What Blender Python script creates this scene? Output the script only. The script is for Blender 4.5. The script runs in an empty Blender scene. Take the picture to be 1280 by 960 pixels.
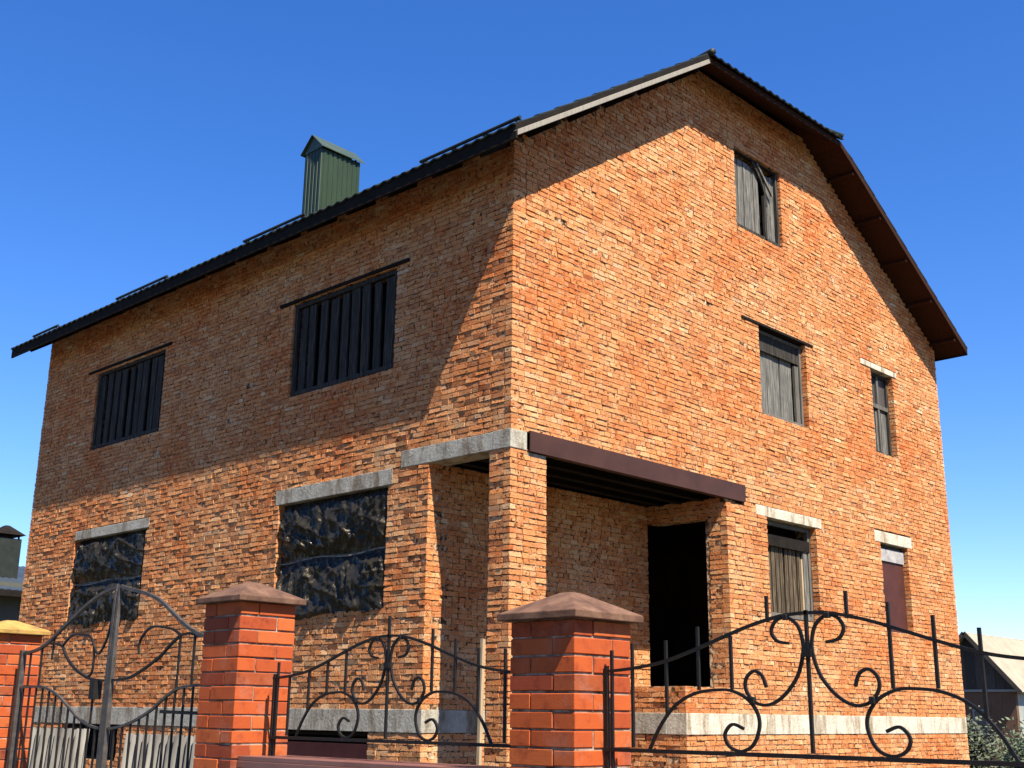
import bpy, bmesh, math, random
from mathutils import Vector, Matrix, noise

scene = bpy.context.scene
COL = scene.collection
GROUND = -1.6            # eye height is z = 0

# ------------------------------------------------------------------ camera
cam_d = bpy.data.cameras.new('camera'); cam = bpy.data.objects.new('camera', cam_d); COL.objects.link(cam)
cam_d.sensor_width = 36; cam_d.lens = 36 * 1488.95 / 1280; cam_d.clip_end = 3000; cam_d.clip_start = .05
rx = (0.692553, -0.7212708, 0.0117808); ry = (-0.2010187, -0.1772793, 0.9634124); rf = (0.6927928, 0.6695823, 0.2677642)
cam.matrix_world = Matrix(((rx[0], ry[0], -rf[0], -9.4866), (rx[1], ry[1], -rf[1], -9.17847), (rx[2], ry[2], -rf[2], 0), (0, 0, 0, 1)))
scene.camera = cam

# ------------------------------------------------------------------ sky, sun, exposure
SUN = Vector((.255, 1.0, -1.44)).normalized()          # direction the light travels
elev = math.asin(-SUN.z); az = math.atan2(-SUN.x, -SUN.y)
w = bpy.data.worlds.new('World'); scene.world = w; w.use_nodes = True
nt = w.node_tree; bg = nt.nodes['Background']
sky = nt.nodes.new('ShaderNodeTexSky'); sky.sky_type = 'NISHITA'; sky.sun_disc = False
sky.sun_elevation = elev; sky.sun_rotation = az
sky.air_density = 1.0; sky.dust_density = .25; sky.ozone_density = 5.0; sky.altitude = 200
hs = nt.nodes.new('ShaderNodeHueSaturation'); hs.inputs['Saturation'].default_value = 1.27; hs.inputs['Hue'].default_value = .513     # deep polarised blue
nt.links.new(sky.outputs[0], hs.inputs['Color']); nt.links.new(hs.outputs[0], bg.inputs[0]); bg.inputs[1].default_value = .084
sd = bpy.data.lights.new('sun', 'SUN'); sun = bpy.data.objects.new('sun', sd); COL.objects.link(sun)
sd.energy = 5.0; sd.angle = math.radians(.5); sd.color = (1, .90, .74)
sun.rotation_euler = SUN.to_track_quat('-Z', 'Y').to_euler(); sun.location = (-10, -30, 40)
vs = scene.view_settings; vs.view_transform = 'Standard'; vs.look = 'None'; vs.exposure = 1.42; vs.gamma = 1; vs.use_curve_mapping = False

# ------------------------------------------------------------------ mesh helpers
class MB:
    def __init__(s): s.v = []; s.f = []
    def quad(s, a, b, c, d):
        n = len(s.v); s.v += [tuple(a), tuple(b), tuple(c), tuple(d)]; s.f.append((n, n+1, n+2, n+3))
    def poly(s, pts):
        n = len(s.v); s.v += [tuple(p) for p in pts]; s.f.append(tuple(range(n, n+len(pts))))
    def hexa(s, P):                        # 8 points: bottom ring 0-3, top ring 4-7
        n = len(s.v); s.v += [tuple(p) for p in P]
        for q in ((0,3,2,1), (4,5,6,7), (0,1,5,4), (1,2,6,5), (2,3,7,6), (3,0,4,7)): s.f.append(tuple(n+i for i in q))
    def box(s, x0, x1, y0, y1, z0, z1):
        s.hexa([(x0,y0,z0),(x1,y0,z0),(x1,y1,z0),(x0,y1,z0),(x0,y0,z1),(x1,y0,z1),(x1,y1,z1),(x0,y1,z1)])
    def pbox(s, P, u0, u1, z0, z1, d0, d1):   # box on a wall: P(u, z, d)
        s.hexa([P(u0,z0,d0),P(u1,z0,d0),P(u1,z0,d1),P(u0,z0,d1),P(u0,z1,d0),P(u1,z1,d0),P(u1,z1,d1),P(u0,z1,d1)])
    def beam(s, a, b, w, h, up=(0,0,1)):      # rectangular bar from a to b
        a = Vector(a); b = Vector(b); t = (b-a).normalized(); u = Vector(up); sd_ = t.cross(u).normalized(); u = sd_.cross(t)
        P = []
        for c in (a, b):
            pass
        q = [(-1,-1),(1,-1),(1,1),(-1,1)]
        P = [a + sd_*(w/2*i) + u*(h/2*j) for i, j in q] + [b + sd_*(w/2*i) + u*(h/2*j) for i, j in q]
        s.hexa(P)
    def cbox(s, lo, hi, c):                  # chamfered box
        base = len(s.v); idx = {}
        for ax in range(3):
            for sg in (0, 1):
                o = [(ax+1) % 3, (ax+2) % 3]
                for i in (0, 1):
                    for j in (0, 1):
                        p = [0, 0, 0]; p[ax] = hi[ax] if sg else lo[ax]
                        p[o[0]] = hi[o[0]]-c if i else lo[o[0]]+c
                        p[o[1]] = hi[o[1]]-c if j else lo[o[1]]+c
                        cn = [0,0,0]; cn[ax] = sg; cn[o[0]] = i; cn[o[1]] = j
                        idx[(ax, tuple(cn))] = len(s.v); s.v.append(tuple(p))
        for ax in range(3):
            o = [(ax+1) % 3, (ax+2) % 3]
            for sg in (0, 1):
                def k(i, j):
                    cn = [0,0,0]; cn[ax] = sg; cn[o[0]] = i; cn[o[1]] = j; return idx[(ax, tuple(cn))]
                s.f.append((k(0,0), k(1,0), k(1,1), k(0,1)))
        for ax in range(3):                  # edges along ax
            o = [(ax+1) % 3, (ax+2) % 3]
            for i in (0,1):
                for j in (0,1):
                    c0 = [0,0,0]; c0[o[0]] = i; c0[o[1]] = j; c1 = list(c0); c1[ax] = 1
                    s.f.append((idx[(o[0],tuple(c0))], idx[(o[0],tuple(c1))], idx[(o[1],tuple(c1))], idx[(o[1],tuple(c0))]))
        for a in (0,1):
            for b in (0,1):
                for d in (0,1): s.f.append(tuple(idx[(ax,(a,b,d))] for ax in range(3)))
    def sweep(s, pts, w, h=None, nrm=(1,0,0), taper=None, round_=0):
        """bar of section w (across the path, in its plane) by h (along nrm) following pts lying in a plane with normal nrm"""
        h = h or w; pts = [Vector(p) for p in pts]; N = Vector(nrm).normalized(); rings = []
        for i, p in enumerate(pts):
            t = (pts[min(i+1, len(pts)-1)] - pts[max(i-1, 0)]).normalized(); b = t.cross(N).normalized()
            k = taper(i/(len(pts)-1)) if taper else 1
            n = len(s.v)
            if round_:
                ring = [p + b*(w/2*k*math.cos(2*math.pi*q/round_)) + N*(h/2*k*math.sin(2*math.pi*q/round_)) for q in range(round_)]
            else:
                ring = [p + b*(w/2*k*i_) + N*(h/2*k*j_) for i_, j_ in ((-1,-1),(1,-1),(1,1),(-1,1))]
            s.v += [tuple(r) for r in ring]; rings.append((n, len(ring)))
        m = rings[0][1]
        for (a, _), (b, _) in zip(rings, rings[1:]):
            for q in range(m): s.f.append((a+q, a+(q+1) % m, b+(q+1) % m, b+q))
        s.f.append(tuple(rings[0][0]+q for q in range(m))[::-1]); s.f.append(tuple(rings[-1][0]+q for q in range(m)))
    def tube(s, a, b, r, n=8, r2=None):
        a = Vector(a); b = Vector(b); t = (b-a).normalized()
        N = t.orthogonal().normalized(); B = t.cross(N); r2 = r if r2 is None else r2; k = len(s.v)
        for c, rr in ((a, r), (b, r2)):
            for q in range(n):
                an = 2*math.pi*q/n; s.v.append(tuple(c + N*(rr*math.cos(an)) + B*(rr*math.sin(an))))
        for q in range(n): s.f.append((k+q, k+(q+1) % n, k+n+(q+1) % n, k+n+q))
        s.f.append(tuple(k+q for q in range(n))[::-1]); s.f.append(tuple(k+n+q for q in range(n)))
    def grid(s, pts):                        # pts[i][j]
        n = len(s.v); J = len(pts[0])
        for r in pts: s.v += [tuple(p) for p in r]
        for i in range(len(pts)-1):
            for j in range(J-1): s.f.append((n+i*J+j, n+i*J+j+1, n+(i+1)*J+j+1, n+(i+1)*J+j))

BASE = {}
def obj(name, mb, mat, parent=None, base=None, smooth=False, bevel=0):
    if base is None: base = BASE[parent.name] if parent else Vector((0, 0, 0))
    base = Vector(base)
    me = bpy.data.meshes.new(name)
    me.from_pydata([(x-base.x, y-base.y, z-base.z) for x, y, z in mb.v], [], mb.f)
    bm = bmesh.new(); bm.from_mesh(me); bmesh.ops.recalc_face_normals(bm, faces=bm.faces); bm.to_mesh(me); bm.free()
    if smooth: me.polygons.foreach_set('use_smooth', [True]*len(me.polygons))
    me.materials.append(mat)
    o = bpy.data.objects.new(name, me); COL.objects.link(o)
    if parent: o.parent = parent
    else: o.location = base
    BASE[o.name] = base
    if bevel:
        m = o.modifiers.new('bevel', 'BEVEL'); m.width = bevel; m.segments = 2; m.limit_method = 'ANGLE'
    return o
def tag(o, label=None, cat=None, group=None, kind=None):
    if label: o['label'] = label
    if cat: o['category'] = cat
    if group: o['group'] = group
    if kind: o['kind'] = kind
    return o
def thing(name, base, label, cat, group=None):
    o = bpy.data.objects.new(name, None); COL.objects.link(o); o.location = base; o.empty_display_size = .3; o['kind'] = 'thing'
    BASE[o.name] = Vector(base)
    return tag(o, label, cat, group)

# ------------------------------------------------------------------ material helpers
def mat(name, base=(.5,.5,.5), rough=.8, metal=0, spec=.5):
    m = bpy.data.materials.new(name); m.use_nodes = True
    b = m.node_tree.nodes['Principled BSDF']; b.inputs['Base Color'].default_value = (*base, 1)
    b.inputs['Roughness'].default_value = rough; b.inputs['Metallic'].default_value = metal
    b.inputs['Specular IOR Level'].default_value = spec
    return m, m.node_tree, b
def node(t, typ, **kw):
    n = t.nodes.new(typ)
    for k, v in kw.items(): setattr(n, k, v)
    return n
def noise_n(t, scale, detail=4, rough=.6, vec=None, dist=0):
    n = node(t, 'ShaderNodeTexNoise'); n.inputs['Scale'].default_value = scale; n.inputs['Detail'].default_value = detail
    n.inputs['Roughness'].default_value = rough; n.inputs['Distortion'].default_value = dist
    if vec is None: vec = node(t, 'ShaderNodeTexCoord').outputs['Object']
    t.links.new(vec, n.inputs['Vector']); return n
def ramp(t, src, stops, interp='LINEAR'):
    r = node(t, 'ShaderNodeValToRGB'); cr = r.color_ramp; cr.interpolation = interp
    while len(cr.elements) > 1: cr.elements.remove(cr.elements[-1])
    for i, (p, c) in enumerate(stops):
        e = cr.elements[0] if i == 0 else cr.elements.new(p)
        e.position = p; e.color = (*c, 1) if len(c) == 3 else c
    t.links.new(src, r.inputs[0]); return r
def mix(t, fac, a, b, typ='MIX'):
    m = node(t, 'ShaderNodeMix', data_type='RGBA', blend_type=typ)
    for sock, v in ((m.inputs[0], fac), (m.inputs[6], a), (m.inputs[7], b)):
        if isinstance(v, (int, float)): sock.default_value = v
        elif isinstance(v, tuple): sock.default_value = (*v, 1) if len(v) == 3 else v
        else: t.links.new(v, sock)
    return m.outputs[2]
def bump(t, b, h, strength=.5, dist=.01):
    n = node(t, 'ShaderNodeBump'); n.inputs['Strength'].default_value = strength; n.inputs['Distance'].default_value = dist
    t.links.new(h, n.inputs['Height']); t.links.new(n.outputs[0], b.inputs['Normal'])
def rnd_island(t): return node(t, 'ShaderNodeNewGeometry').outputs['Random Per Island']
def stretch(t, sx, sy, sz):
    m = node(t, 'ShaderNodeMapping'); m.inputs['Scale'].default_value = (sx, sy, sz)
    t.links.new(node(t, 'ShaderNodeTexCoord').outputs['Object'], m.inputs['Vector']); return m.outputs[0]

def brick_zones(t):
    """broad drifts of redder and paler batches along the wall"""
    big = noise_n(t, .75, 6, .68, None, .6)
    return ramp(t, big.outputs[0], [(.30,(.98,.68,.48)), (.43,(1.0,.89,.78)), (.53,(1.02,1.06,1.06)), (.68,(1.08,1.30,1.52))]).outputs[0]
def common_brick():
    m, t, b = mat('common_brick', rough=.95, spec=.15)
    c = ramp(t, rnd_island(t), [(0,(.34,.125,.050)), (.03,(.43,.158,.060)), (.25,(.50,.19,.070)), (.5,(.53,.215,.080)), (.8,(.56,.25,.102)), (.94,(.59,.32,.155)), (.975,(.44,.15,.055)), (1,(.62,.40,.23))])
    c1 = mix(t, 1, c.outputs[0], brick_zones(t), 'MULTIPLY')
    sm = noise_n(t, 9, 6, .7)                       # dried mortar smeared over the faces
    f = ramp(t, sm.outputs[0], [(.50,(0,0,0)), (.66,(.6,.6,.6))])
    c2 = mix(t, f.outputs[0], c1, (.61,.385,.215))
    pit = noise_n(t, 62, 5, .75)
    p = ramp(t, pit.outputs[0], [(.33,(.36,.29,.25)), (.45,(1,1,1)), (.60,(1,1,1)), (.72,(1.3,1.3,1.3))])
    c3 = mix(t, 1, c2, p.outputs[0], 'MULTIPLY')
    chip = noise_n(t, 21, 3, .55, None, .8)           # chipped arrises and burnt spots
    cf = ramp(t, chip.outputs[0], [(.36,(.24,.17,.13)), (.395,(1,1,1))])
    c3 = mix(t, 1, c3, cf.outputs[0], 'MULTIPLY')
    t.links.new(c3, b.inputs['Base Color'])
    h = noise_n(t, 48, 6, .72); bump(t, b, h.outputs[0], 1, .02)
    return m
def wall_mortar():
    m, t, b = mat('wall_mortar', rough=.95, spec=.15)
    n = noise_n(t, 13, 5, .7, None, .5)
    r = ramp(t, n.outputs[0], [(.40,(.028,.018,.012)), (.465,(.16,.085,.045)), (.54,(.46,.295,.17)), (.75,(.62,.45,.30))])
    t.links.new(mix(t, 1, r.outputs[0], brick_zones(t), 'MULTIPLY'), b.inputs['Base Color'])
    bump(t, b, noise_n(t, 40, 5, .7).outputs[0], 1, .02); return m
def simple(name, stops, scale, rough=.85, bscale=None, bstr=.4, bdist=.008, spec=.3, metal=0, st=None, detail=6):
    m, t, b = mat(name, rough=rough, spec=spec, metal=metal)
    v = stretch(t, *st) if st else None
    n = noise_n(t, scale, detail, .65, v); r = ramp(t, n.outputs[0], stops); t.links.new(r.outputs[0], b.inputs['Base Color'])
    if bscale: bump(t, b, noise_n(t, bscale, 6, .7, v).outputs[0], bstr, bdist)
    return m
def planks(name, stops, rough=.85):
    m, t, b = mat(name, rough=rough, spec=.12)
    v = stretch(t, 1, 1, .07); n = noise_n(t, 38, 6, .7, v, .6)
    r = ramp(t, n.outputs[0], stops)
    k = ramp(t, rnd_island(t), [(0,(.62,.62,.62)), (1,(1.25,1.22,1.18))])
    t.links.new(mix(t, 1, r.outputs[0], k.outputs[0], 'MULTIPLY'), b.inputs['Base Color'])
    bump(t, b, n.outputs[0], .5, .006); return m

M = {}
M['brick'] = common_brick()
M['mortar'] = wall_mortar()
def old_concrete(name, stops):
    m, t, b = mat(name, rough=.92, spec=.2)
    c = ramp(t, noise_n(t, 4, 7, .72).outputs[0], stops).outputs[0]
    st = ramp(t, noise_n(t, 3, 5, .7, stretch(t, 1.6, 1.6, .35)).outputs[0], [(.36,(.50,.42,.34)), (.52,(1,1,1))])
    c = mix(t, 1, c, st.outputs[0], 'MULTIPLY')
    pt = ramp(t, noise_n(t, 55, 4, .7).outputs[0], [(.30,(.35,.32,.30)), (.42,(1,1,1)), (.7,(1.12,1.12,1.12))])
    t.links.new(mix(t, 1, c, pt.outputs[0], 'MULTIPLY'), b.inputs['Base Color'])
    bump(t, b, noise_n(t, 26, 6, .7).outputs[0], .9, .014); return m
M['concrete'] = old_concrete('grey_concrete', [(.25,(.20,.19,.155)), (.5,(.32,.305,.26)), (.75,(.45,.43,.37))])
M['sunlit_concrete'] = old_concrete('sunlit_side_concrete', [(.25,(.34,.31,.25)), (.7,(.54,.50,.41))])  # paler concrete copy for lintels and band on the sunlit gable
M['steel'] = simple('brown_painted_steel', [(.3,(.032,.012,.007)), (.7,(.055,.021,.012))], 3, .55, 25, .15, .003)
M['soffit'] = planks('brown_soffit_wood', [(.3,(.015,.006,.003)), (.7,(.045,.016,.007))])
M['barge'] = planks('pale_barge_wood', [(.3,(.22,.205,.175)), (.7,(.33,.31,.27))])
M['tile'] = simple('dark_metal_tile', [(.3,(.010,.014,.012)), (.7,(.022,.027,.023))], 4, .6, None, spec=.2)
M['fascia'] = simple('dark_fascia_wood', [(.3,(.008,.007,.006)), (.7,(.017,.014,.012))], 6, .95, 30, .3, .004, spec=.08)
M['green'] = simple('green_chimney_sheet', [(.3,(.013,.027,.013)), (.7,(.026,.044,.021))], 2.5, .45, None, st=(1,1,.3))
M['capsheet'] = simple('chimney_cap_sheet', [(.3,(.03,.05,.03)), (.7,(.06,.08,.055))], 3, .4, None)
M['greywood'] = planks('weathered_grey_boards', [(.3,(.025,.025,.023)), (.5,(.105,.105,.098)), (.72,(.23,.225,.205))])
M['brownwood'] = planks('weathered_brown_boards', [(.32,(.016,.012,.008)), (.5,(.065,.050,.034)), (.72,(.19,.155,.105))])
M['darkwood'] = planks('dark_weathered_boards', [(.3,(.010,.009,.008)), (.5,(.028,.026,.023)), (.72,(.075,.070,.062))])
M['frame'] = planks('old_window_frame', [(.3,(.04,.038,.034)), (.7,(.15,.143,.13))])
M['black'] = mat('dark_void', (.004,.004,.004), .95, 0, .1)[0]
M['maroon'] = simple('maroon_sheet', [(.3,(.040,.010,.006)), (.7,(.066,.017,.010))], 4, .6, 30, .2, .004)
M['redsheet'] = simple('red_brown_sheet', [(.3,(.13,.024,.013)), (.7,(.20,.042,.022))], 4, .7, 30, .2, .004)
M['foam'] = simple('grey_foam_block', [(.3,(.14,.135,.135)), (.5,(.28,.27,.27)), (.7,(.36,.35,.35))], 8, .9, 30, .5, .006)
M['glass'] = mat('dusty_pane', (.06,.055,.055), .25, 0, .5)[0]
def plastic_mat():
    m, t, b = mat('black_polythene', (.017,.015,.012), .42, 0, .26)
    n = noise_n(t, 16, 5, .6, None, 1.2); bump(t, b, n.outputs[0], .6, .02)
    r = ramp(t, noise_n(t, 5, 4).outputs[0], [(.4,(.16,.16,.16)), (.7,(.42,.42,.42))]); t.links.new(r.outputs[0], b.inputs['Roughness'])
    b.inputs['Specular Tint'].default_value = (1, .86, .66, 1)
    return m
M['plastic'] = plastic_mat()
M['twine'] = simple('old_lath', [(.35,(.05,.045,.04)), (.6,(.20,.18,.15))], 7, .85)
def facing_brick():
    m, t, b = mat('red_facing_brick', rough=.75, spec=.3)
    c = ramp(t, rnd_island(t), [(0,(.17,.028,.009)), (.25,(.28,.048,.010)), (.7,(.35,.066,.012)), (.92,(.38,.088,.020)), (1,(.15,.027,.010))])
    n = noise_n(t, 14, 6, .7); k = ramp(t, n.outputs[0], [(.3,(.62,.52,.50)), (.48,(1,1,1)), (.75,(1.06,1.12,1.12))])
    c2 = mix(t, 1, c.outputs[0], k.outputs[0], 'MULTIPLY')
    e = ramp(t, noise_n(t, 4, 5, .7).outputs[0], [(.55,(0,0,0)), (.72,(.30,.30,.30))])
    t.links.new(mix(t, e.outputs[0], c2, (.36,.22,.16)), b.inputs['Base Color'])
    bump(t, b, noise_n(t, 90, 5, .7).outputs[0], .35, .004); return m
M['facing'] = facing_brick()
M['joint'] = simple('pillar_mortar', [(.35,(.07,.04,.03)), (.5,(.24,.17,.13)), (.7,(.42,.35,.29))], 12, .95, 60, .6, .006)
M['cap'] = simple('tan_concrete_cap', [(.28,(.048,.023,.015)), (.5,(.105,.054,.034)), (.72,(.175,.100,.064))], 10, .85, 60, .5, .006)
M['cap_yellow'] = simple('mossy_yellow_cap', [(.25,(.13,.085,.04)), (.45,(.30,.18,.045)), (.75,(.40,.27,.09))], 9, .9, 60, .6, .006)
M['coping'] = simple('brown_metal_coping', [(.3,(.13,.055,.045)), (.7,(.19,.085,.07))], 3, .4, None, spec=.5)
M['iron'] = simple('black_wrought_iron', [(.3,(.005,.0045,.004)), (.60,(.010,.008,.007)), (.78,(.035,.021,.014))], 22, .6, 90, .4, .002, spec=.25)
M['gateiron'] = simple('worn_grey_iron', [(.3,(.020,.017,.015)), (.55,(.050,.042,.036)), (.8,(.10,.073,.054))], 18, .6, 90, .3, .002, spec=.5)
M['slate'] = simple('pale_corrugated_sheet', [(.3,(.045,.042,.038)), (.5,(.13,.126,.115)), (.7,(.21,.203,.186))], 3, .8, 40, .3, .004, st=(1,1,.3))
M['stake'] = planks('pale_stake_wood', [(.3,(.24,.18,.11)), (.7,(.42,.33,.22))])
M['ground'] = simple('dry_yard_ground', [(.25,(.05,.042,.026)), (.5,(.085,.072,.045)), (.75,(.045,.062,.024))], .8, .95, 14, .8, .03)
M['inner'] = simple('inner_wall_shade', [(.3,(.020,.009,.006)), (.7,(.05,.022,.014))], 3, .95, 30, .4, .006)  # shade of the rooms and porch ceiling put into a dark colour
M['pave'] = simple('pavement_concrete', [(.3,(.065,.063,.058)), (.7,(.10,.096,.09))], 2, .9, 30, .4, .006)
M['asphalt'] = simple('asphalt', [(.3,(.042,.042,.043)), (.7,(.062,.062,.060))], 6, .9, 60, .7, .008)

# ------------------------------------------------------------------ the setting
g = MB(); n_ = 60
g.grid([[(-700 + 1400*i/n_, -700 + 1400*j/n_, GROUND) for j in range(n_+1)] for i in range(n_+1)])
tag(obj('ground', g, M['ground']), kind='structure')
g = MB(); g.box(-8.7, -6.2, -120, 120, GROUND-.2, GROUND+.02)
tag(obj('pavement', g, M['pave']), kind='structure')
g = MB(); g.box(-17, -8.85, -120, 120, GROUND-.2, GROUND+.004)
tag(obj('road', g, M['asphalt']), kind='structure')
g = MB()
for k in range(120): g.box(-8.85, -8.70, -120+k*2+.005, -118+k*2-.005, GROUND-.2, GROUND+.12)
tag(obj('kerb', g, M['concrete']), kind='structure')

# ------------------------------------------------------------------ the brick house
W, D = 11.43, 12.17
HOUSE = thing('brick_house', (0, 0, GROUND), 'large unfinished orange brick house with boarded windows under a dark clipped gable roof', 'house')
PG = lambda u, z, d: (u, -d, z)             # gable wall, outward -y
PL = lambda u, z, d: (-d, u, z)             # side wall, outward -x
PITCH, JH = .066, .010
# roof underside planes
SL, SR = .67, .60
zl = lambda x: 6.47 + SL*(x + .49)
zr = lambda x: 9.22 - SR*(x - 7.28)
HIPZ = lambda x: 9.145 + (x-3.5)*(9.22-9.145)/(7.28-3.5)
RX = (9.22 + SR*7.28 - 6.47 - SL*.49) / (SL + SR); RZ = zl(RX)
HS = .62
OVY = .50

def sub(segs, a, b):
    out = []
    for s0, s1 in segs:
        if b <= s0 or a >= s1: out.append((s0, s1)); continue
        if a - s0 > .02: out.append((s0, a))
        if s1 - b > .02: out.append((b, s1))
    return out
def brick_wall(P, span, z0, z1, holes, seed, depth=.11, thick=.36, quoin=(0, 0), backing=True, solid=False):
    """individual bricks laid in courses on a wall plane, and the mortar body behind them"""
    rnd = random.Random(seed); B = MB(); C = MB(); k = 0; z = GROUND
    while z < z1 - .02:
        top = z + PITCH - JH; zc = z + PITCH/2
        if zc > z0:
            a, b = span(zc) if callable(span) else span
            segs = [(a, b)] if b - a > .05 else []
            for h in holes:
                if h[2] < zc < h[3]: segs = sub(segs, h[0], h[1])
            if backing:
                for s0, s1 in ([(a, b)] if solid else segs): C.pbox(P, s0 + (.02 if s0 == a else .004), s1 - (.02 if s1 == b else .004), z, z + PITCH, -thick, -.0085 - .004*rnd.random())
            header = (k % 4 == 3)
            wob = .0034
            for s0, s1 in segs:
                u = s0; first = True
                if quoin[0] and s0 == a and k % 2 == quoin[0]-1: u = s0 + depth + JH
                e1 = s1 - (depth + JH) if (quoin[1] and s1 == b and k % 2 == quoin[1]-1) else s1
                while e1 - u > .03:
                    L = .107 if header else .215
                    if first and k % 2 and not header: L = .107
                    if rnd.random() < .30: L = rnd.choice((.107, .107, .14, .17))
                    first = False
                    e = min(u + L, e1)
                    if e1 - e < .06: e = e1
                    j = (rnd.uniform(.006, .013) if rnd.random() < .9 else rnd.uniform(.014, .026)) if e < e1 else 0
                    u_, e_ = u, e - j
                    dz0, dz1 = rnd.uniform(-.003, .003), rnd.uniform(-.004, .003) if rnd.random() < .85 else rnd.uniform(-.013, -.004)
                    d = rnd.gauss(0, .003); tl = rnd.gauss(0, .0019); tz = rnd.gauss(0, .0020)
                    if rnd.random() < .03: d -= .006          # spalled brick
                    q = lambda: rnd.uniform(-wob, wob)
                    B.hexa([P(u_+q(), z+dz0+q(), d-tl-tz), P(e_+q(), z+dz0+q(), d+tl-tz), P(e_, z+dz0, -depth), P(u_, z+dz0, -depth),
                            P(u_+q(), top+dz1+q(), d-tl+tz), P(e_+q(), top+dz1+q(), d+tl+tz), P(e_, top+dz1, -depth), P(u_, top+dz1, -depth)])
                    u = e
        z += PITCH; k += 1
    return B, C

# openings: (u0, u1, z0, z1)
G = dict(low_wide=(5.32,6.69,1.39,2.79), low_narrow=(8.75,9.70,1.34,2.80), up_wide=(5.33,6.68,4.35,5.70),
         up_narrow=(8.83,9.62,4.33,5.80), attic=(4.86,6.17,7.20,8.53))
S = dict(low_big=(2.12,4.43,1.25,2.745), low_far=(7.98,10.35,1.37,2.78), up_near=(2.11,4.38,4.28,5.66), up_far=(7.88,10.18,4.35,5.75),
         cellar=(2.31,4.40,-.80,-.216), cellar_far=(8.27,10.10,-.75,-.216))
BAND = (-.213, .049)
PORCH_Z = 2.925
gh = list(G.values()) + [(.605,3.23,-9,PORCH_Z), (3.2,4.30,.36,PORCH_Z), (.27,4.74,PORCH_Z-.01,3.165), (-.1,.272,2.93,3.15),
      (5.05,6.86,2.79,2.945), (8.56,9.86,2.80,2.99), (8.49,9.78,5.80,5.905), (3.22,W+1,*BAND)]
sh = list(S.values()) + [(.33,1.37,-9,2.93), (-.1,1.885,2.93,3.145), (2.04,4.51,2.745,2.955), (7.90,10.34,2.78,2.94), (1.37,D+1,*BAND)]
def gable_span(z):
    a, b = 0, W
    if z > 6.72: a = max(0, (z-6.47+.02)/SL - .49)
    if z > zr(W) - .05: b = min(W, 7.28 + (9.22 - z + .02)/SR - .05)
    return (a, b)
def gable_top(): return 9.145 + HS*OVY - .02
B, C_ = brick_wall(PG, gable_span, GROUND, gable_top(), gh, 11, quoin=(2, 0))
obj('wall', B, M['brick'], HOUSE); obj('wall', C_, M['mortar'], HOUSE)
B, C_ = brick_wall(PL, (0, D), GROUND, 6.76, sh, 12, quoin=(1, 0))
obj('wall', B, M['brick'], HOUSE); obj('wall', C_, M['mortar'], HOUSE)
# far walls
PR = lambda u, z, d: (W + d, u, z); PB = lambda u, z, d: (u, D + d, z)
B, C_ = brick_wall(PR, (.0, D), GROUND, 6.55, [], 13)
obj('wall', B, M['brick'], HOUSE); obj('wall', C_, M['mortar'], HOUSE)
B, C_ = brick_wall(PB, gable_span, GROUND, gable_top(), [], 14)
obj('wall', B, M['brick'], HOUSE); obj('wall', C_, M['mortar'], HOUSE)
# porch recess: back wall, door wall, landing and corner pillar
PBK = lambda u, z, d: (u, 1.37 - d, z); PSD = lambda u, z, d: (4.30 - d, u, z); PLD = lambda u, z, d: (3.23 - d, u, z)
B, C_ = brick_wall(PBK, (.012, 4.30), GROUND, PORCH_Z, [(.0,4.4,*BAND)], 15, thick=.25)
obj('porch_wall', B, M['brick'], HOUSE); obj('porch_wall', C_, M['mortar'], HOUSE)
B, C_ = brick_wall(PSD, (.0, 1.37), .36, PORCH_Z, [(.30,1.40,.0,2.72)], 16, thick=.25, quoin=(1,0))
obj('porch_wall', B, M['brick'], HOUSE); obj('porch_wall', C_, M['mortar'], HOUSE)
B, C_ = brick_wall(PLD, (.0, 1.37), GROUND, .36, [], 17, thick=.3, quoin=(1,0))
obj('wall', B, M['brick'], HOUSE); obj('wall', C_, M['mortar'], HOUSE)
t_ = MB(); t_.box(3.25, 4.56, .02, 1.36, .30, .362); obj('landing_slab', t_, M['concrete'], HOUSE)
PI1 = lambda u, z, d: (.605 + d, u, z); PI2 = lambda u, z, d: (u, .33 + d, z)
B, C_ = brick_wall(PI1, (.11, .33), GROUND, PORCH_Z, [], 18, backing=False, quoin=(0,0), depth=.1)
B2, _ = brick_wall(PI2, (.11, .50), GROUND, PORCH_Z, [], 19, backing=False, depth=.1)
n0 = len(B.v); B.v += B2.v; B.f += [tuple(i+n0 for i in f) for f in B2.f]
pil = obj('porch_pillar', B, M['brick'], HOUSE)
# plinth band
b_ = MB(); b_.box(3.222, W+.006, -.008, .30, *BAND); obj('plinth_band', b_, M['sunlit_concrete'], HOUSE, bevel=.006)  # same band, coloured paler on the sunlit gable face
b_ = MB(); b_.box(-.008, .30, 1.362, D+.006, *BAND)
b_.box(.305, 3.222, 1.363, 1.60, BAND[0]+.002, BAND[1]-.002); b_.box(3.216, 3.6, .302, 1.36, *BAND)
obj('plinth_band', b_, M['concrete'], HOUSE, bevel=.006)
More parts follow.
